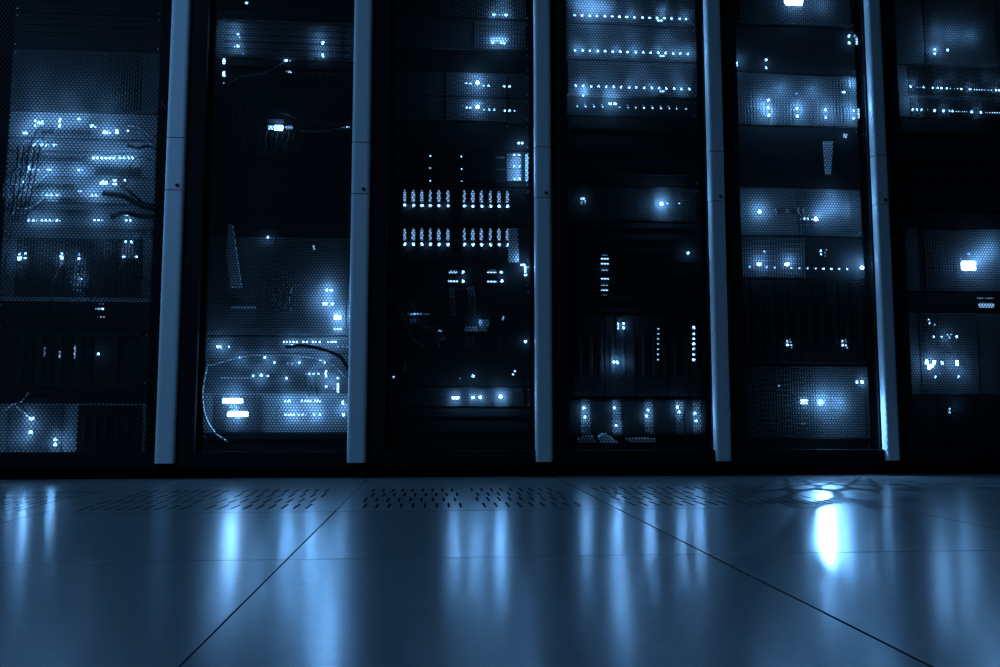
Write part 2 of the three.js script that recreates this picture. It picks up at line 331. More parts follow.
// --- second rack
unit(1, -22, 20, 'blank_panel', 'plain black blank panel with one tiny lamp pair above two glow patches', 'blank panel', { ribs: 3, leds: [[247, 3, 2.6, 3], [244.8, 3, 1.6, 1]] });
unit(1, 20, 60, 'server', 'server with two separate glow patches over a drooping cable', 'server', { face: 'mid', ribs: 6, ribMat: 'dim', vents: [228, 342, 44, 'mid'],
  leds: [[238.5, 34.5, 2.6, 3], [240, 38, 1.4, 2], [238, 46.5, 3, 3], [234.5, 47, 1.6, 2], [243.5, 54, 1.6, 1], [323, 43.5, 2.2, 3, 3.4], [323, 56, 2.2, 3, 3.4]], lamps: [[235, 31, 1.1, 0.04], [237, 46, 1.2], [320, 40, 0.9, 0.04], [321, 54, 0.9]] });
unit(1, 60, 88, 'patch_panel', 'black patch panel with tall lamps at its edge and plugged cables', 'patch panel', { ribs: 2, ports: [[236, 270, 66, 5], [300, 340, 66, 6], [300, 340, 76, 6]], portMat: 'dim', leds: [[224, 61.5, 2.4, 3, 5], [224, 74, 2.4, 3, 5], [224, 83, 1.6, 1], [286, 60.8, 3.4, 3, 2], [290.5, 61, 2, 1], [289, 72, 5, 2, 1.4]], lamps: [[287, 62, 0.1, 0.02], [224, 66, 0.06, 0.02]] });
unit(1, 88, 118, 'blank_panel', 'black blank panel right above the small lit console', 'blank panel');
unit(1, 118, 160, 'console_unit', 'black console unit with a small lit window above hanging cables', 'console', { face: 'dark', screens: [[279, 128, 9, 3, 5.5], [271, 127.5, 5, 2, 4], [289, 127.5, 7, 1, 3.4]], lamps: [[280, 127, 0.6, 0.032]], plates: [[284, 147, 14, 8, 'dim'], [297, 147, 10, 8, 'dim'], [276, 121.5, 16, 4, 'mid']], leds: [[344, 128, 6, 1, 1.4], [348, 127, 3, 2, 1.6]] });
unit(1, 160, 222, 'blank_panel', 'tall plain black blank panel under the hanging console cables', 'blank panel');
unit(1, 222, 237, 'network_switch', 'thin dark switch with level lines and one blue halo lamp', 'network switch', { face: 'dim', ribs: 3, ribMat: 'dim', leds: [[268, 237, 2.4, 3]], lamps: [[268, 237.5, 0.22, 0.03]] });
unit(1, 237, 336, 'blade_chassis', 'large dark blade chassis with a bright lamp cluster at one edge', 'blade chassis', { face: 'mid', vents: [262, 346, 30, 'mid'],
  leds: [[327, 290.5, 2.8, 3], [331.5, 290.5, 2.8, 3], [325, 304, 4.6, 3, 2.8], [332.5, 304, 3, 3], [336, 317.5, 4.6, 4], [339.5, 317.5, 4, 4], [335, 329, 2, 3], [338, 329, 2, 3], [341, 329, 2, 3], [314, 248, 1.8, 1, 5]],
  lamps: [[329, 290, 2.4], [328, 303, 2.8], [338, 316, 4.2], [338, 328, 1.5], [318, 300, 1.0, 0.05]], plates: [[244, 307.5, 24, 2.6, 'light'], [230, 303, 10, 2], [277, 315.5, 12, 2], [251, 329, 18, 2.4]] });
unit(1, 336, 353, 'network_switch', 'grey switch with a long dotted lamp line beneath a black cable arch', 'network switch', { face: 'mid', vents: [232, 280, 18, 'mid'],
  leds: [[219.5, 347, 4.6, 3, 2.6], [229, 347, 1.8, 3], [223, 350, 1.4, 1], ...row([284, 286.5, 290, 293.5, 297, 303.5, 307, 313, 315.5, 320, 328, 331, 333, 335.5], 342, 1.8, 3), ...row([338, 343, 347], 346.5, 1.8, 1)], lamps: [[221, 347, 1.0], [292, 343, 0.7], [315, 343, 0.7], [333, 343, 0.6]] });
unit(1, 353, 369, 'network_switch', 'grey switch with lamps strung beneath a looping pale cable', 'network switch', { face: 'mid', ports: [[226, 330, 361, 18]], portMat: 'mid', leds: [[240, 357.5, 2.4, 3], [265, 357.5, 2.4, 3], [274.5, 362.5, 2.6, 3], [288, 363.5, 1.8, 2], [292, 363.5, 1.8, 2], [299, 362.5, 2.6, 3], [321, 360, 4, 2, 1.8], [324.5, 362.5, 2.6, 3], [232, 359, 1.3, 1], [256, 359, 1.3, 1], [262, 359, 1.3, 1]], lamps: [[240, 359, 0.6], [268, 360, 0.8], [297, 361, 0.8], [323, 361, 0.8]] });
unit(1, 369, 393, 'server', 'grey server with a pale level trim line and upright bar lamps', 'server', { face: 'mid', vents: [225, 320, 34, 'mid'], plates: [[238, 378, 32, 1, 'light']], leds: [[253.5, 376, 2.4, 3], [261.5, 375.3, 3, 3], [268, 376, 2.2, 3], [286.5, 378, 2.4, 3], [309.5, 374, 2, 3], [314, 374, 2, 3], [318.5, 374, 2, 3], [306, 374, 1.4, 1], [326, 374, 1.8, 3, 7], [326, 386.5, 2.4, 3], [338, 378, 2.2, 3], [338, 388, 1.8, 3, 9], [334, 388.5, 1.6, 1]], lamps: [[261, 377, 1.0], [314, 376, 0.9], [331, 382, 1.2], [285, 380, 0.5], [235, 385, 0.6, 0.05]] });
unit(1, 393, 433, 'storage_chassis', 'grey chassis with two white displays and two rows of lamps', 'storage chassis', { face: 'pale', vents: [214, 262, 22, 'mid'],
  screens: [[233, 400.7, 19, 4, 5], [238, 414, 19.5, 4, 5]],
  leds: [[285, 401, 2, 3], [289, 401, 3, 3, 1.8], [302, 401, 2, 3], ...row([305.5, 308, 310.5, 315, 317.5, 320], 401, 2, 3), [343, 402.5, 2, 3, 4], ...row([285.5, 289, 291, 294, 299, 303, 314, 320], 414.6, 2.2, 3), [306, 414.6, 1.4, 2], [343.5, 414.6, 3, 3]],
  lamps: [[233, 401, 2.6, 0.04], [238, 414, 2.6, 0.04], [288, 402, 0.8], [312, 402, 1.1], [293, 414, 1.2], [316, 414, 0.9], [343, 409, 0.7]] });
unit(1, 433, 459, 'blank_panel', 'black blank panel at the floor under the two white displays', 'blank panel', { ribs: 2 });

// --- third rack
unit(2, -22, 19, 'server', 'dark server with two lamps joined by a dotted line', 'server', { face: 'dim', vents: [440, 528, 36, 'mid'], leds: [[494, 15.2, 2.8, 3], [506, 15.6, 2.8, 3], [497.5, 15.4, 1.3, 1], [500, 15.4, 1.3, 1], [502.5, 15.4, 1.3, 1]], lamps: [[494, 15, 0.3, 0.025], [506, 15, 0.3, 0.025], [502, 3, 0.15]] });
unit(2, 19, 50, 'server', 'dark server with three lamps in one stepped glow', 'server', { face: 'low', vents: [474, 526, 18, 'mid'], leds: [[492.5, 43.2, 2.4, 3], [501, 43.2, 2.4, 3], [504, 43.8, 2.4, 3]], lamps: [[493, 41, 0.5], [502, 40, 0.6]], plates: [[499, 39.5, 20, 5, 'pale']] });
unit(2, 50, 72, 'blank_panel', 'black blank panel above the twin lamp lines', 'blank panel');
unit(2, 72, 97, 'server', 'upper of two twin servers sharing one tall glow', 'server', { face: 'low', vents: [446, 506, 24, 'mid'], leds: [[466, 83.5, 2, 3], [469, 84, 1.8, 2], [471, 84, 1.6, 2], [477.5, 83, 3.6, 4], [483.5, 86, 1.6, 2], [488.5, 86, 2.4, 3], [504, 86.6, 2.4, 3], [509.5, 86.7, 2.4, 3]], lamps: [[476, 78, 0.8, 0.045], [478, 84, 0.5]], plates: [[418, 83, 16, 2.4, 'dim']] });
unit(2, 97, 122, 'server', 'lower of two twin servers sharing one tall glow', 'server', { face: 'low', vents: [446, 506, 24, 'mid'], leds: [[463, 106.5, 1.3, 1], [466.5, 107.8, 2, 3], [470, 108.2, 2.8, 2, 1.6], [477.5, 107.2, 3.6, 4], [484, 110, 1.6, 2], [489, 110, 2.2, 3], [494.3, 110.2, 2.2, 3], [504.5, 110.8, 2.4, 3], [509.5, 110.8, 2.4, 3], [514.5, 111, 1.6, 2]], lamps: [[477, 106, 0.9]], plates: [[418, 107, 16, 2.4, 'dim']] });
unit(2, 122, 149, 'blank_panel', 'black blank panel with a faint edge line under the twin servers', 'blank panel', { leds: [[507, 126.5, 1.5, 1], [518.5, 143, 2.6, 3], [522.5, 143, 2.6, 3]], lamps: [[520, 143, 0.35, 0.03]], plates: [[415, 140, 10, 2, 'dim'], [444, 139.5, 12, 2, 'dim']] });
unit(2, 149, 187, 'server', 'black server with six pin lamps and three lit lamp pairs at its end', 'server', { face: 'dark', ribs: 3, plates: [[514, 168, 15, 30, 'mid'], [527, 168, 3, 28, 'light'], [500, 157.5, 10, 2], [500, 169, 10, 2], [500, 181.5, 10, 2]],
  leds: [[514, 155, 2.4, 3], [519, 155, 2.4, 3], [514, 166.5, 2.4, 3], [519.5, 166.5, 2.4, 3], [514.5, 179, 2.6, 3], [519.5, 179, 2.6, 3], [430.5, 156, 1.8, 2], [430, 168, 1.8, 2], [430.5, 181, 1.8, 2], [461.5, 156.5, 1.8, 2], [461.5, 169, 1.8, 2], [462, 181, 1.8, 2]], lamps: [[517, 155, 0.55], [517, 167, 0.6], [517, 179, 0.6]] });
const trayXs = [405, 413.5, 422, 430.5, 439, 448, 464.5, 473, 481.5, 490.5, 499, 507.5];
for (const [y0, y1, yb, yl, text] of [[187, 226, 197.5, 206, 'upper disk array of twelve trays with glowing light pipes'], [226, 262.5, 235.5, 244.6, 'lower disk array of twelve trays with a pale tag at its end']]) {
  const u = unit(2, y0, y1, 'disk_array', text, 'disk array', { face: 'dark' });
  const h = at(461, y0, ZF).y - at(461, y1, ZF).y - 0.002;
  trayXs.forEach((x, i) => {
    const p = at(x, yl, ZF).sub(u.position);
    const t = mesh('drive_tray', rbox(0.026, h - 0.012, 0.008, 0.0015), M.bay, u, p.x, h / 2, 0.002);
    const bar = mesh('light_pipe', lensGeo, GLOW[1], t, -0.001, at(x, yb + i * 0.06, ZF).y - u.position.y - h / 2, 0.0055); bar.scale.set(0.0085 + 0.003 * ((i * 5) % 3) / 2, 0.034, 0.005);
    const tip = mesh('light_pipe_tip', domeGeo, GLOW[1], t, -0.001, at(x, yb - 6 + i * 0.06, ZF).y - u.position.y - h / 2, 0.006); tip.scale.setScalar(0.006);
    const d = mesh('indicator_lamp', domeGeo, GLOW[3], t, 0, at(x, yl + i * 0.08, ZF).y - u.position.y - h / 2, 0.0065); d.scale.setScalar(0.0105);
    if (i % 2 === 0) lamp(u, [x + 4, yl + 0.5, 0.07, 0.022]);
  });
}
unit(2, 262.5, 288, 'network_switch', 'black switch with four level bars each ending in a lamp', 'network switch', { face: 'dark', leds: [[453, 272.5, 8.5, 2, 1.3], [453, 281.3, 9.5, 2, 1.3], [463, 272.3, 3, 3], [463, 281, 3, 3], [492, 272.7, 9.5, 2, 1.3], [492, 281.6, 9.5, 2, 1.3], [501.5, 272.3, 3, 3], [502, 281, 3, 3], [453, 270.3, 8, 0, 1], [492, 270.4, 8, 0, 1], [523, 265, 4.5, 3, 1.6], [525.2, 269, 1.6, 3, 7], [525.5, 275, 3, 3]], lamps: [[463, 277, 0.12, 0.02], [502, 277, 0.12, 0.02], [525, 268, 0.5, 0.03], [521, 262, 0.4, 0.045]] });
{
  const u = unit(2, 288, 386, 'equipment_shelf', 'dark open shelf with loose connectors and one blue lamp at its end', 'shelf', { face: 'dark', leds: [[525.5, 341.5, 3, 3], [473, 376, 3, 3], [515, 371, 2.2, 2], [513, 374.5, 2, 2], [393.5, 377, 2.2, 2], [440, 331, 4, 1, 1.6], [503, 318, 2, 1, 4], [460, 378, 1.6, 1]], lamps: [[525.5, 341.5, 0.14, 0.025], [473, 376, 0.1, 0.022], [478, 322, 0.16, 0.03], [415, 316, 0.05, 0.03]] });
  for (const [x, y, w, hh, m] of [[419, 314, 22, 1.8, 'light'], [413, 322, 6, 4, 'mid'], [471, 329, 13, 5, 'pale'], [483, 326, 8, 12, 'mid'], [487, 323, 4, 8, 'pale'], [404, 368, 4, 9, 'mid'], [422, 341, 7, 5, 'dim'], [442, 338, 6, 4, 'mid'], [500, 342, 4, 20, 'dim']]) {
    const p = at(x, y, ZF).sub(u.position);
    mesh('connector', rbox(w * MM(ZF), hh * MM(ZF), 0.012, 0.0015), M[m], u, p.x, p.y, 0.006);
  }
  for (let i = 0; i < 6; i++) { const p = at(464.5 + i * 2, 341, ZF).sub(u.position); mesh('contact_pin', rbox(0.002, 0.03, 0.006, 0.0005), M.mid, u, p.x, p.y, 0.003); }
}
unit(2, 386, 408, 'server', 'black server with four bright lamps above the plain bottom panel', 'server', { gain: 2.4, face: 'low', vents: [400, 524, 44, 'low'], leds: [[453.5, 398, 3, 4, 2.4], [457.5, 398, 3, 4, 2.4], [473, 397.5, 3, 4], [480.5, 397.5, 3, 4], [500.5, 396.6, 3.4, 4]], lamps: [[455, 398, 0.9, 0.03], [473, 397.5, 0.6, 0.025], [481, 397.5, 0.5, 0.025], [500.5, 396.6, 1.6, 0.03]], plates: [[408, 402, 13, 2, 'print']] });
unit(2, 408, 459, 'blank_panel', 'plain black bottom panel under the four bright lamps', 'blank panel', { ribs: 3 });

// --- fourth rack
const r4 = [[574.5, 582, 589.5, 597, 604.5, 612, 619, 626.5, 634.5, 642, 649.5, 657, 664, 671.5, 679, 686], [575, 582.5, 590, 597.5, 605, 612.5, 620, 627.5, 635.5, 643, 650.5, 658, 665.5, 673, 680, 687.5], [575.5, 583, 591, 598.5, 606, 613.5, 621, 629, 636, 644, 651.5, 659, 666, 674, 681, 689]];
unit(3, -14, 26, 'disk_array', 'topmost sixteen-lamp disk array with a broad glow patch', 'disk array', { face: 'mid', vents: [568, 694, 48, 'mid'], leds: [...row(r4[0], 15.8, 2.6, 3, 0.032), [660, 21.2, 6, 2, 2]], lamps: [[580, 6, 0.7, 0.045], [592, 5, 0.9, 0.045], [604, 8, 0.7, 0.045], [590, 14, 0.5], [630, 15, 0.22], [662, 12, 0.26], [684, 17, 0.16]] });
unit(3, 26, 62, 'disk_array', 'middle sixteen-lamp disk array evenly dimly lit', 'disk array', { face: 'mid', vents: [568, 694, 48, 'mid'], leds: [...row(r4[1], 50.5, 2.6, 3, 0.032), [662, 56.2, 5, 2, 2]], lamps: [[578, 49, 0.36], [595, 50, 0.24], [615, 50, 0.24], [634, 51, 0.3], [658, 50, 0.24], [674, 52, 0.26], [687, 53, 0.26], [630, 38, 0.15, 0.06], [595, 38, 0.15, 0.06], [665, 38, 0.15, 0.06]] });
unit(3, 62, 98, 'disk_array', 'lowest sixteen-lamp disk array with a glow at its first lamps', 'disk array', { face: 'mid', vents: [568, 694, 48, 'mid'], leds: [...row(r4[2], 86, 2.5, 3, 0.03), [583, 95.8, 2.2, 3], [662, 91.5, 5, 2, 2]], lamps: [[583, 90, 0.8], [610, 92, 0.3], [630, 86, 0.2], [652, 87, 0.28], [680, 88, 0.22], [600, 74, 0.15, 0.06], [640, 74, 0.15, 0.06], [675, 76, 0.15, 0.06]] });
unit(3, 98, 118, 'patch_panel', 'black patch panel with fourteen faint slanted lamps', 'patch panel', { face: 'dim', leds: [...row([577.5, 585.5, 594, 602.5, 619.5, 628, 636, 644, 652.5, 661, 669, 677, 686], 106.4, 1.8, 2, 0.024), ...row([576.8, 584.8, 593.3, 601.8, 627.3, 635.3, 643.3, 651.8, 660.3, 668.3, 676.3], 104.3, 1.2, 1, 0.024), [610, 103.8, 3, 3, 2], [615, 103.8, 3, 3, 2]], lamps: [[611, 102, 1.3, 0.035], [584, 101, 0.4]] });
unit(3, 118, 186, 'blank_panel', 'tall plain black panel beneath the long lamp rows', 'blank panel', { ribs: 3 });
unit(3, 186, 222, 'server', 'black server with one strong halo lamp and a small bright connector', 'server', { face: 'low', vents: [600, 700, 36, 'low'], leds: [[661, 204, 3.6, 4], [667, 204, 2, 2], [679, 204, 1.8, 2], [582.5, 199, 4, 2, 2], [581.5, 203, 1.6, 1, 3], [585, 202, 1.4, 1, 4]], lamps: [[661, 204, 2.6, 0.035], [583, 200, 0.06, 0.02]], plates: [[688, 199.5, 10, 2]] });
{
  const ys = [255, 259, 264, 270, 279, 285, 290, 295];
  unit(3, 222, 314, 'tape_library', 'black tape library with a short ladder of glowing bars', 'tape library', { face: 'dark', ribs: 8, leds: [...ys.map((y, i) => [604.5, y, [6, 8, 8, 7, 8, 7, 7, 5][i], [0, 2, 2, 1, 2, 1, 2, 0][i], 1.4]), [688, 253, 3, 3]], lamps: [[688, 253, 0.22, 0.028], [604, 268, 0.04, 0.02], [604, 282, 0.04, 0.02]] });
}
unit(3, 314, 398, 'blade_chassis', 'black blade chassis with two vertical dotted lamp columns', 'blade chassis', { face: 'dim', trays: [572, 700, 12, 'bay'], leds: [[623, 323.5, 2.6, 3], [623, 328, 2.8, 3], [617.5, 326, 1.5, 2, 7], [613.3, 362.6, 2.8, 4], [617, 362.6, 2.8, 4], ...[329, 334, 339, 344, 349.5, 354.5, 360].map(y => [657.6, y, 1.9, 2]), ...[328, 334, 339, 344, 349, 354.5, 360].map((y, i) => [693, y, i % 3 ? 2.4 : 3, 3])], lamps: [[622, 326, 0.5, 0.028], [615, 362, 1.1, 0.032], [625, 362, 0.2, 0.03]], plates: [[584, 317, 10, 2.6, 'dim']] });
{
  const u = unit(3, 398, 436, 'fan_tray', 'black fan tray with five glowing grille bays', 'fan tray', { openings: true, gain: 1.4 });
  const h = at(636, 398, ZF).y - at(636, 436, ZF).y - 0.002, m = MM(ZF), gs = [];
  const bays = [[586, 408, 417], [617, 408, 425], [649, 416, 410], [680, 407, 412], [697, 413.5, 421]];
  mesh('back_plate', rbox(0.46, h - 0.004, 0.003, 0.001), M.pale, u, 0, h / 2, -0.009);
  const xs = bays.map(b => at(b[0], 415, ZF).x - u.position.x);
  let prev = -0.241;
  for (const x of [...xs, 0.241 + 0.017]) { const e = x - 0.017; gs.push(box(e - prev, h, 0.016, (e + prev) / 2, h / 2, 0)); prev = x + 0.017; }
  gs.push(box(0.482, 0.008, 0.016, 0, 0.004, 0), box(0.482, 0.008, 0.016, 0, h - 0.004, 0));
  mesh('faceplate', mergeGeometries(gs.filter(g => { g.computeBoundingBox(); return g.boundingBox.max.x > g.boundingBox.min.x; })), M.bay, u);
  bays.forEach(([x, y0, y1], i) => {
    const bars = [];
    for (let k = 0; k < 5; k++) bars.push(box(0.0012, h - 0.018, 0.003, -0.013 + k * 0.0065, 0, 0));
    for (let k = 0; k < 8; k++) bars.push(box(0.03, 0.0012, 0.003, 0, -h / 2 + 0.012 + k * (h - 0.024) / 7, 0));
    mesh('fan_grille', mergeGeometries(bars), M.bay, u, xs[i], h / 2, 0.003);
    led(u, [x - 2.5, y0, 3, 4]); led(u, [x - 1, y1, 2.6, 4]);
    lamp(u, [x - 3, y0, 0.7, 0.03]); lamp(u, [x - 1, y1, 0.6, 0.03]);
  });
}
unit(3, 436, 459, 'blank_panel', 'black bottom panel beneath the five fan bays', 'blank panel', { depth: 0.4 });

// --- fifth rack
unit(4, -22, 27, 'storage_chassis', 'dark chassis with a white display cut by the top of the rack view', 'storage chassis', { face: 'dim', vents: [740, 868, 56, 'mid'], screens: [[793, -1, 20, 4, 15]], lamps: [[793, 1, 1.6, 0.04], [820, 6, 0.4, 0.05]], plates: [[792, 23.5, 10, 2]] });
unit(4, 27, 74, 'server', 'dark server with a lamp pair at each end below the cut-off display', 'server', { face: 'dim', leds: [[849, 36, 3, 3], [849, 43, 3, 3], [854.5, 36, 3, 1], [856.5, 41.5, 1.6, 2, 8], [766, 60, 2.8, 3], [766, 67.8, 2.6, 3], [736, 64, 3, 2, 5]], lamps: [[850, 40, 0.2, 0.025], [738, 60, 0.5, 0.03], [766, 64, 0.12, 0.025]] });
unit(4, 74, 127, 'storage_chassis', 'grey chassis with nine lamps in four columns inside a broad glow', 'storage chassis', { face: 'mid', vents: [735, 868, 40, 'mid'],
  leds: [[768, 100.5, 3, 3], [768, 108, 3.2, 3], [768.5, 115.5, 3.2, 3], [796, 94, 1.8, 2], [796.5, 109, 3, 3], [797, 116.5, 3.2, 3], [825, 110, 2.8, 3], [825.3, 117.5, 2.8, 3], [853, 111, 2.6, 3], [853.3, 118.5, 2.8, 3], [843.5, 92.5, 3, 3], [841, 92.5, 1.6, 2], [858, 114, 1.4, 2, 10]],
  lamps: [[762, 106, 1.4, 0.045], [769, 112, 0.8], [797, 110, 1.4, 0.045], [825, 112, 1.0, 0.045], [850, 112, 1.3, 0.045], [851, 84, 0.6, 0.03], [780, 90, 0.6, 0.05], [812, 92, 0.5, 0.05]] });
unit(4, 127, 188, 'blank_panel', 'tall black panel behind the pale hanging strap', 'blank panel', { leds: [[845, 136, 4, 1, 4]], lamps: [[845, 136, 0.08, 0.02]] });
unit(4, 188, 236, 'network_switch', 'dark switch with one halo lamp and a dotted line ending in a bright lamp', 'network switch', { face: 'mid', vents: [800, 852, 20, 'mid'], leds: [[759.5, 212, 4, 4], [800, 219, 1.4, 1], [804, 219, 2.2, 3], [807.5, 219, 2, 3], [811.5, 219.3, 2, 2], [815.5, 219.3, 4.4, 4], [775.5, 211, 1.6, 0, 6], [798, 211, 1.6, 0, 6], [803, 211, 1.6, 0, 6], [787, 211, 1.4, 0, 4]], lamps: [[759.5, 211, 1.0, 0.04], [818, 214, 0.8, 0.04], [830, 208, 0.9, 0.045], [845, 210, 0.4, 0.045], [830, 195, 0.3, 0.05]] });
unit(4, 236, 280, 'network_switch', 'black switch with a thirteen-lamp row and three halo lamps', 'network switch', { face: 'dim', vents: [742, 806, 24, 'mid'],
  leds: [[758.5, 264.5, 4, 4, 2.6], [786.5, 264.6, 4, 4, 2.8], [764, 252, 2.4, 2], [820.5, 251, 2.4, 3], [820.5, 254.5, 2.2, 2], [824.5, 253, 1.8, 1], [826, 250, 1.4, 1], [825, 256, 1.4, 1], ...row([749.5, 766.5, 774.5, 791, 799, 807, 815], 267, 2.2, 2, 0.022), ...row([823, 831, 839, 847], 268.8, 2.2, 3, 0.01), [861.5, 267.6, 4.4, 4]], lamps: [[758, 262, 0.9], [787, 262, 0.8], [862, 264, 1.6, 0.04], [852, 262, 0.5, 0.045]] });
unit(4, 280, 365, 'blade_chassis', 'black blade chassis with two small clustered dot lamps', 'blade chassis', { face: 'dark', trays: [738, 868, 10, 'bay'], leds: [...[787, 842].flatMap(x => [[x - 1, 341.5, 2.4, 2], [x - 0.5, 345, 2.8, 3], [x + 2.5, 342, 1.8, 1], [x + 3, 345.5, 2, 2], [x + 2, 339.5, 1.4, 1], [x + 4, 348, 1.6, 1]])], lamps: [[788, 344, 0.05, 0.02], [843, 345, 0.05, 0.02]] });
{
  const u = unit(4, 365, 440, 'server', 'dark server with one glaring white lamp throwing honeycomb light on the floor', 'server', { gain: 1.6, face: 'mid', vents: [740, 866, 48, 'mid'],
    leds: [[803.5, 400.6, 7, 4, 1.6], [803.5, 403.6, 7, 3, 1.6], [856.5, 382, 3, 3], [861.5, 382, 3.4, 4], [778.5, 386, 2.2, 1], [803, 424, 6, 0, 1.2]], lamps: [[803, 402, 0.4, 0.03], [861, 382, 0.35, 0.028], [820, 401, 3.2, 0.05], [838, 402, 1.8, 0.05]] });
  led(u, [820, 402.4, 7, 5], 'glaring_lamp');
  const s = new THREE.SpotLight(BLUE, 1.7, 0, THREE.MathUtils.degToRad(70), 0.6, 2), p = at(820, 402.4, ZF).sub(u.position);
  s.position.set(p.x, p.y, 0.013); s.target.position.set(p.x + 0.3, p.y - 0.5, 0.8); s.castShadow = true; s.shadow.radius = 0.03; s.name = 'lamp_light';
  u.add(s, s.target);
}
unit(4, 440, 459, 'blank_panel', 'black bottom panel under the glaring lamp', 'blank panel');

// --- sixth rack
unit(5, -30, 66, 'storage_chassis', 'chassis with three lamps and a slanted honeycomb glow', 'storage chassis', { px: 950, face: 'mid', vents: [926, 998, 30, 'mid'], leds: [[934, 50, 2.6, 3], [934, 54, 2.6, 3], [947, 50.5, 2.8, 3]], lamps: [[934, 50, 0.4, 0.03], [950, 36, 0.35, 0.05], [968, 36, 0.3, 0.05], [935, 32, 0.2, 0.04]] });
const small = (a, b, y, n, s) => Array.from({ length: n }, (_, i) => [a + (b - a) * i / (n - 1), y + (b - a) * i / (n - 1) * s, 1.2, 2]);
unit(5, 66, 98, 'network_switch', 'upper switch with a dense dotted lamp line', 'network switch', { face: 'mid', vents: [908, 1010, 44, 'dim'], leds: [[910, 86.8, 2.6, 3], ...row([923, 932, 937, 941, 946], 87.6, 2.2, 3, 0.04), [917, 87.2, 1.3, 2], [920, 87.3, 1.3, 2], ...small(950, 957, 88.8, 3, 0.03), [961, 89.2, 2.4, 3], [969.5, 89.6, 2.6, 3], ...small(974, 991, 90, 8, 0.03), [995, 90.6, 2.6, 3], [999, 90.7, 2.4, 3]], lamps: [[911, 84, 0.3, 0.03], [938, 86, 0.25], [967, 88, 0.25], [995, 89, 0.2], [950, 76, 0.12, 0.05], [985, 78, 0.12, 0.05]] });
unit(5, 98, 119, 'network_switch', 'lower switch with a dense dotted lamp line', 'network switch', { face: 'mid', vents: [910, 1012, 44, 'dim'], leds: [[912, 109.8, 2.6, 3], [916.5, 110, 2.4, 3], [921, 110.2, 2.4, 3], [927, 110.5, 1.4, 2], [934, 110.8, 2.8, 3], [943, 111.2, 2.8, 3], [949, 111.3, 1.8, 3], [952, 111.4, 2.4, 3], ...small(956, 966, 111.6, 6, 0.02), [971, 112.2, 2.8, 3], [980, 112.6, 2.8, 3], ...small(985, 999, 112.8, 7, 0.02)], lamps: [[916, 108, 0.25, 0.03], [942, 110, 0.22], [975, 111, 0.22], [912, 100, 0.2, 0.03]] });
unit(5, 119, 228, 'blank_panel', 'very tall black panel between lamp lines and square white display', 'blank panel', { ribs: 4 });
unit(5, 228, 292, 'storage_chassis', 'chassis with a square white display lighting the honeycomb door', 'storage chassis', { face: 'mid', vents: [926, 1010, 30, 'mid'], screens: [[967.8, 266, 15.5, 4, 9.8]], leds: [[968, 254, 3, 1], [960, 259, 1.5, 1]], lamps: [[977, 260, 1.4, 0.045], [988, 250, 1.0, 0.05], [966, 266, 0.9, 0.04]] });
unit(5, 292, 313, 'network_switch', 'black switch with a small blue display and a dotted line above it', 'network switch', { face: 'dark', screens: [[986, 305.4, 16.5, 1, 4.6]], leds: small(978, 993, 298.2, 8, 0.02).map(v => [v[0], v[1], 1.2, 1]) });
unit(5, 313, 395, 'server', 'server with forked bright lamps behind honeycomb', 'server', { face: 'mid', vents: [922, 980, 22, 'mid'], leds: [[928, 320, 2, 2], [929, 323, 2.4, 2], [934, 325, 2.4, 1], [933, 337, 2.2, 3], [941, 337, 2, 3], [947, 335, 1.8, 2], [949, 337.5, 2, 2], [950.5, 334.5, 1.8, 2], [956, 337, 2.8, 3], [926, 362, 3, 4, 4], [928.5, 367, 3, 4, 5], [931.5, 366, 2.4, 4, 3], [933.5, 362.5, 3, 4, 4], [941.3, 363, 2.6, 3, 3.6], [956.3, 363, 2.6, 4, 5], [935, 377, 2.4, 3], [958, 377, 2.4, 3], [939, 374, 1.6, 1]], lamps: [[929, 364, 0.9, 0.035], [950, 364, 0.5, 0.04], [960, 372, 0.2, 0.05], [944, 338, 0.15, 0.04]] });
unit(5, 395, 455, 'server', 'dark bottom server with one tiny stacked lamp pair', 'server', { face: 'dim', vents: [940, 975, 14, 'dim'], leds: [[949, 409, 2.2, 2], [949, 412.3, 2.2, 2]], lamps: [[954, 406, 0.1, 0.04]] });

// ---------------------------------------------------------------- cables, straps and tags
function cable(points, r, material, label, group, name = 'cable') {
  const pts = points.map(([x, y, z = -0.075]) => at(x, y, z));
  const c = new THREE.CatmullRomCurve3(pts), g = new THREE.TubeGeometry(c, Math.max(14, points.length * 7), r, 6, false);
  const o = mesh(numbered(name), g, M[material], scene);
  o.userData = { label, category: 'cable', ...(group ? { group } : {}) };
  return o;
}
seed = 91;
for (let i = 0; i < 16; i++) {                                         // the tangle at the rack's edge
  const x0 = 2 + rnd() * 8, y0 = 235 + rnd() * 30 - i * 4, x1 = 22 + rnd() * 30, y1 = 125 + rnd() * 90, z = -0.05 - rnd() * 0.03;
  cable([[x0, y0, -0.055], [x0 + 3, y0 - 18, z], [(x0 + x1) / 2, (y0 + y1) / 2 - 5, z], [x1 - 4, y1 + 4, -0.085], [x1 + 2, y1, -0.096]], 0.0017, ['greyCable', 'blackCable', 'paleCable'][i % 3], ['thin grey patch cable in the tangle beside the lamp rows', 'thin black patch cable in the tangle beside the lamp rows', 'thin pale patch cable in the tangle beside the lamp rows'][i % 3], ['grey tangle cables', 'black tangle cables', 'pale tangle cables'][i % 3]);
}
for (let i = 0; i < 5; i++) cable([[18 + i * 5.5, 146, -0.07], [17 + i * 5, 165, -0.06], [14 + i * 4.5, 190, -0.055], [11 + i * 3.5, 222, -0.052]], 0.0021, 'blackCable', 'black cable hanging straight before the lamp rows', 'hanging black cables');
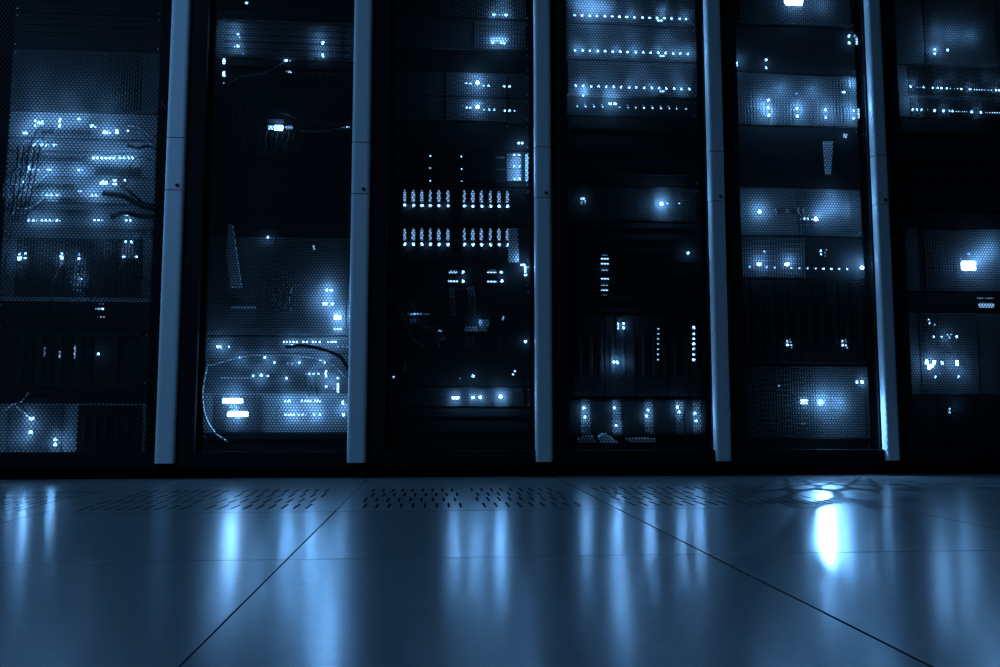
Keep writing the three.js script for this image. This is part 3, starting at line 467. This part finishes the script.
for (let i = 0; i < 4; i++) cable([[126 + i * 2, 123 + i * 3, -0.09], [136 + i, 124 + i * 3, -0.07], [147, 131 + i * 3.4, -0.055], [156, 139 + i * 3, -0.05]], 0.0014, i % 2 ? 'paleCable' : 'greyCable', i % 2 ? 'thin pale cable arching towards the pale door edge' : 'thin grey cable arching towards the pale door edge', i % 2 ? 'arching pale cables' : 'arching grey cables');
cable([[104, 193, -0.088], [122, 196, -0.07], [140, 205, -0.06], [156, 209, -0.055]], 0.0095, 'blackCable', 'thick black cable bundle sagging towards the door edge', undefined, 'cable_bundle');
cable([[122, 186, -0.088], [130, 192, -0.066], [144, 203, -0.06], [156, 205, -0.055]], 0.0055, 'blackCable', 'black cable bundle crossing down over the lamp block', undefined, 'cable_bundle');
cable([[112, 216, -0.088], [124, 213, -0.068], [140, 216, -0.06], [156, 217, -0.055]], 0.009, 'blackCable', 'thick level black cable bundle over the nine-lamp switch', undefined, 'cable_bundle');
cable([[128, 146, -0.08], [138, 148, -0.07], [149, 146, -0.06], [157, 149, -0.055]], 0.005, 'blackCable', 'black cable bundle near the thin six-lamp server', undefined, 'cable_bundle');
cable([[122, 190, -0.09], [129, 176, -0.07], [132, 163, -0.065], [140, 157, -0.06], [154, 161, -0.055]], 0.0017, 'blackCable', 'thin black cable looping up beside the ten-lamp row');
cable([[147, 42, -0.052], [147, 62, -0.05], [150, 85, -0.05], [158, 98, -0.05], [166, 108, -0.05]], 0.0016, 'greyCable', 'thin grey cable hanging over the empty upper door edge');
cable([[25, 262, -0.085], [18, 268, -0.065], [10, 274, -0.055], [4, 279, -0.052]], 0.0022, 'greyCable', 'grey cable slanting away from the paired lamps');
cable([[62, 262, -0.09], [57, 272, -0.07], [53, 283, -0.065], [51, 296, -0.07], [57, 309, -0.085]], 0.0022, 'greyCable', 'grey cable looping down over the shelf lip');
cable([[80, 262, -0.09], [79, 270, -0.07], [84, 288, -0.065], [92, 299, -0.075]], 0.002, 'blackCable', 'black cable hanging past the round halo lamp');
cable([[2, 412, -0.055], [12, 405, -0.06], [20, 402, -0.07], [29, 392, -0.095]], 0.0022, 'paleCable', 'pale cable slanting above the floor-level server');
cable([[16, 406, -0.065], [22, 411, -0.075], [28, 417, -0.095]], 0.0026, 'paleCable', 'short pale cable plugged beside the floor-level lamp');
cable([[3, 417, -0.055], [12, 408, -0.055], [22, 400, -0.06], [27, 395, -0.095]], 0.0018, 'greyCable', 'grey cable running along the pale slanting cable');
// second rack
cable([[226, 86, -0.08], [240, 77, -0.065], [262, 74, -0.06], [276, 67, -0.07], [285, 61.5, -0.097]], 0.0024, 'greyCable', 'grey cable drooping to the small patch panel plug');
cable([[240, 83, -0.08], [262, 78, -0.062], [279, 74, -0.07], [288, 72, -0.097]], 0.0018, 'blackCable', 'black cable drooping under the grey one');
cable([[271, 111, -0.085], [285, 113, -0.065], [303, 119, -0.06], [325, 124, -0.06], [350, 125, -0.06]], 0.0055, 'blackCable', 'thick black cable sweeping over the small lit console');
cable([[300, 131, -0.08], [320, 131.5, -0.065], [336, 129, -0.06], [352, 128, -0.06]], 0.003, 'greyCable', 'grey cable leaving the lit console for the door edge');
for (let i = 0; i < 7; i++) cable([[262 + i * 5.5, 131, -0.095], [260 + i * 5.5, 138 + (i % 3) * 2, -0.075], [261 + i * 5, 148, -0.07], [258 + i * 5, 158 - (i % 2) * 4, -0.08]], 0.0018, i % 2 ? 'greyCable' : 'blackCable', i % 2 ? 'grey lead hanging below the lit console' : 'black lead hanging below the lit console', i % 2 ? 'grey console leads' : 'black console leads');
for (let i = 0; i < 3; i++) cable([[231 + i * 6, 96, -0.085], [229 + i * 5, 118, -0.07], [236 + i * 4, 140, -0.065], [237 + i * 3, 157, -0.08]], 0.003, 'blackCable', 'black cable hanging beside the lit console', 'black cables beside the console');
cable([[228, 442, -0.07], [216, 434, -0.055], [206, 418, -0.05], [202.5, 395, -0.05], [205, 375, -0.05], [208, 363, -0.06]], 0.0034, 'paleCable', 'pale cable bowing around the two white displays');
cable([[208, 366, -0.055], [226, 361, -0.055], [246, 356, -0.055], [275, 355, -0.055], [305, 357, -0.055], [330, 363, -0.055], [346, 378, -0.055]], 0.002, 'paleCable', 'long pale cable looping across the lamp switches');
cable([[286, 347, -0.08], [305, 346, -0.06], [325, 350, -0.055], [340, 357, -0.055], [349, 370, -0.055]], 0.007, 'blackCable', 'thick black cable arching below the dotted lamp line');
cable([[284, 402, -0.09], [277, 409, -0.07], [276, 418, -0.07], [277, 424, -0.08]], 0.0013, 'greyCable', 'thin grey cable looped beside the lamp rows of the display chassis');
for (let i = 0; i < 3; i++) cable([[305 + i * 5, 377, -0.09], [306 + i * 4.6, 385, -0.07], [310 + i * 4, 397, -0.08]], 0.0014, 'blackCable', 'short black lead hanging under the trio of lamps', 'short black leads');
for (let i = 0; i < 4; i++) cable([[278 + i * 5, 284, -0.07], [275 + i * 5.2, 291, -0.062], [274 + i * 5, 300, -0.062], [277 + i * 4.6, 312, -0.075]], 0.0026, 'greyCable', 'curved grey cable on the dark blade chassis', 'curved grey cables');
// third rack
for (let i = 0; i < 5; i++) cable([[450 + (i > 1 ? 13 : 0) + i * 2.4, 287, -0.09], [451 + (i > 1 ? 13 : 0) + i * 2.6, 298, -0.07], [452 + (i > 1 ? 12 : 0) + i * 2.6, 316, -0.075]], 0.0028, 'greyCable', 'braided grey cable dropping from the four-bar switch', 'braided grey cables');
for (let i = 0; i < 4; i++) cable([[396 + i * 7, 300, -0.08], [404 + i * 9, 318 + i * 3, -0.065], [412 + i * 10, 338 - i * 4, -0.07], [424 + i * 8, 346, -0.085]], 0.002, i % 2 ? 'blackCable' : 'greyCable', i % 2 ? 'black cable lying loose on the open shelf' : 'grey cable lying loose on the open shelf', i % 2 ? 'loose black shelf cables' : 'loose grey shelf cables');
// flat straps, tag and foil
function sheet(name, label, category, pts, z0, z1, thick, material) {
  const p = pts.map(([x, y]) => at(x, y, (z0 + z1) / 2)), c = p.reduce((a, b) => a.add(b), new THREE.Vector3()).divideScalar(p.length);
  const q = pts.map(([x, y]) => at(x, y, (z0 + z1) / 2).sub(c));
  const g = new THREE.ExtrudeGeometry(new THREE.Shape(q.map(v => new THREE.Vector2(v.x, v.y))), { depth: thick, bevelEnabled: true, bevelThickness: 0.0006, bevelSize: 0.0006, bevelSegments: 1 });
  const o = mesh(numbered(name), g, M[material], scene, c.x, c.y, c.z);
  o.userData = { label, category };
  return o;
}
sheet('cable_sleeve', 'pale tapering cable sleeve hanging on the dark blade chassis', 'cable sleeve', [[229, 224], [233, 226], [236, 245], [242, 288], [231, 287], [227, 255]], -0.092, -0.092, 0.008, 'light');
sheet('asset_tag', 'pale paper tag at the end of the lower tray row', 'tag', [[508.5, 228.5], [517.5, 229], [518.7, 262], [508.5, 262]], -0.08, -0.08, 0.0008, 'light');
sheet('cable_strap', 'pale tapered strap hanging under the nine-lamp chassis', 'strap', [[823, 142], [832.5, 142], [830.5, 174], [825, 174]], -0.09, -0.09, 0.003, 'light');
sheet('metal_bracket', 'wedge-shaped pale bracket lying under the fan bays', 'bracket', [[598, 437], [601, 433.5], [606, 433.5], [619, 443], [600, 443]], -0.085, -0.085, 0.004, 'white');
sheet('metal_bracket', 'low pale bracket lying beside the wedge-shaped one', 'bracket', [[577, 439], [587, 435], [592, 436], [597, 443], [577, 443]], -0.085, -0.085, 0.004, 'light');
sheet('metal_bracket', 'long thin bracket lying under the last fan bays', 'bracket', [[624, 437.5], [655, 438.5], [655, 442], [630, 442]], -0.085, -0.085, 0.004, 'light');


// ---------------------------------------------------------------- the ceiling lamp over the aisle, left of the camera
{
  const c = ceilingLamp, t = thing('ceiling_lamp', 'long flat ceiling lamp above the aisle before the racks', 'ceiling lamp', c.x, c.y, c.z);
  mesh('housing', rbox(c.w + 0.06, 0.04, c.d + 0.06, 0.006), M.lampBody, t, 0, 0.02, 0);
  mesh('diffuser', rbox(c.w, 0.012, c.d, 0.003), lampGlow, t, 0, -0.004, 0);
}
for (const o of scene.children) for (const k of ['gain', 'proud', 'near']) delete o.userData[k];
renderer.render(scene, camera);
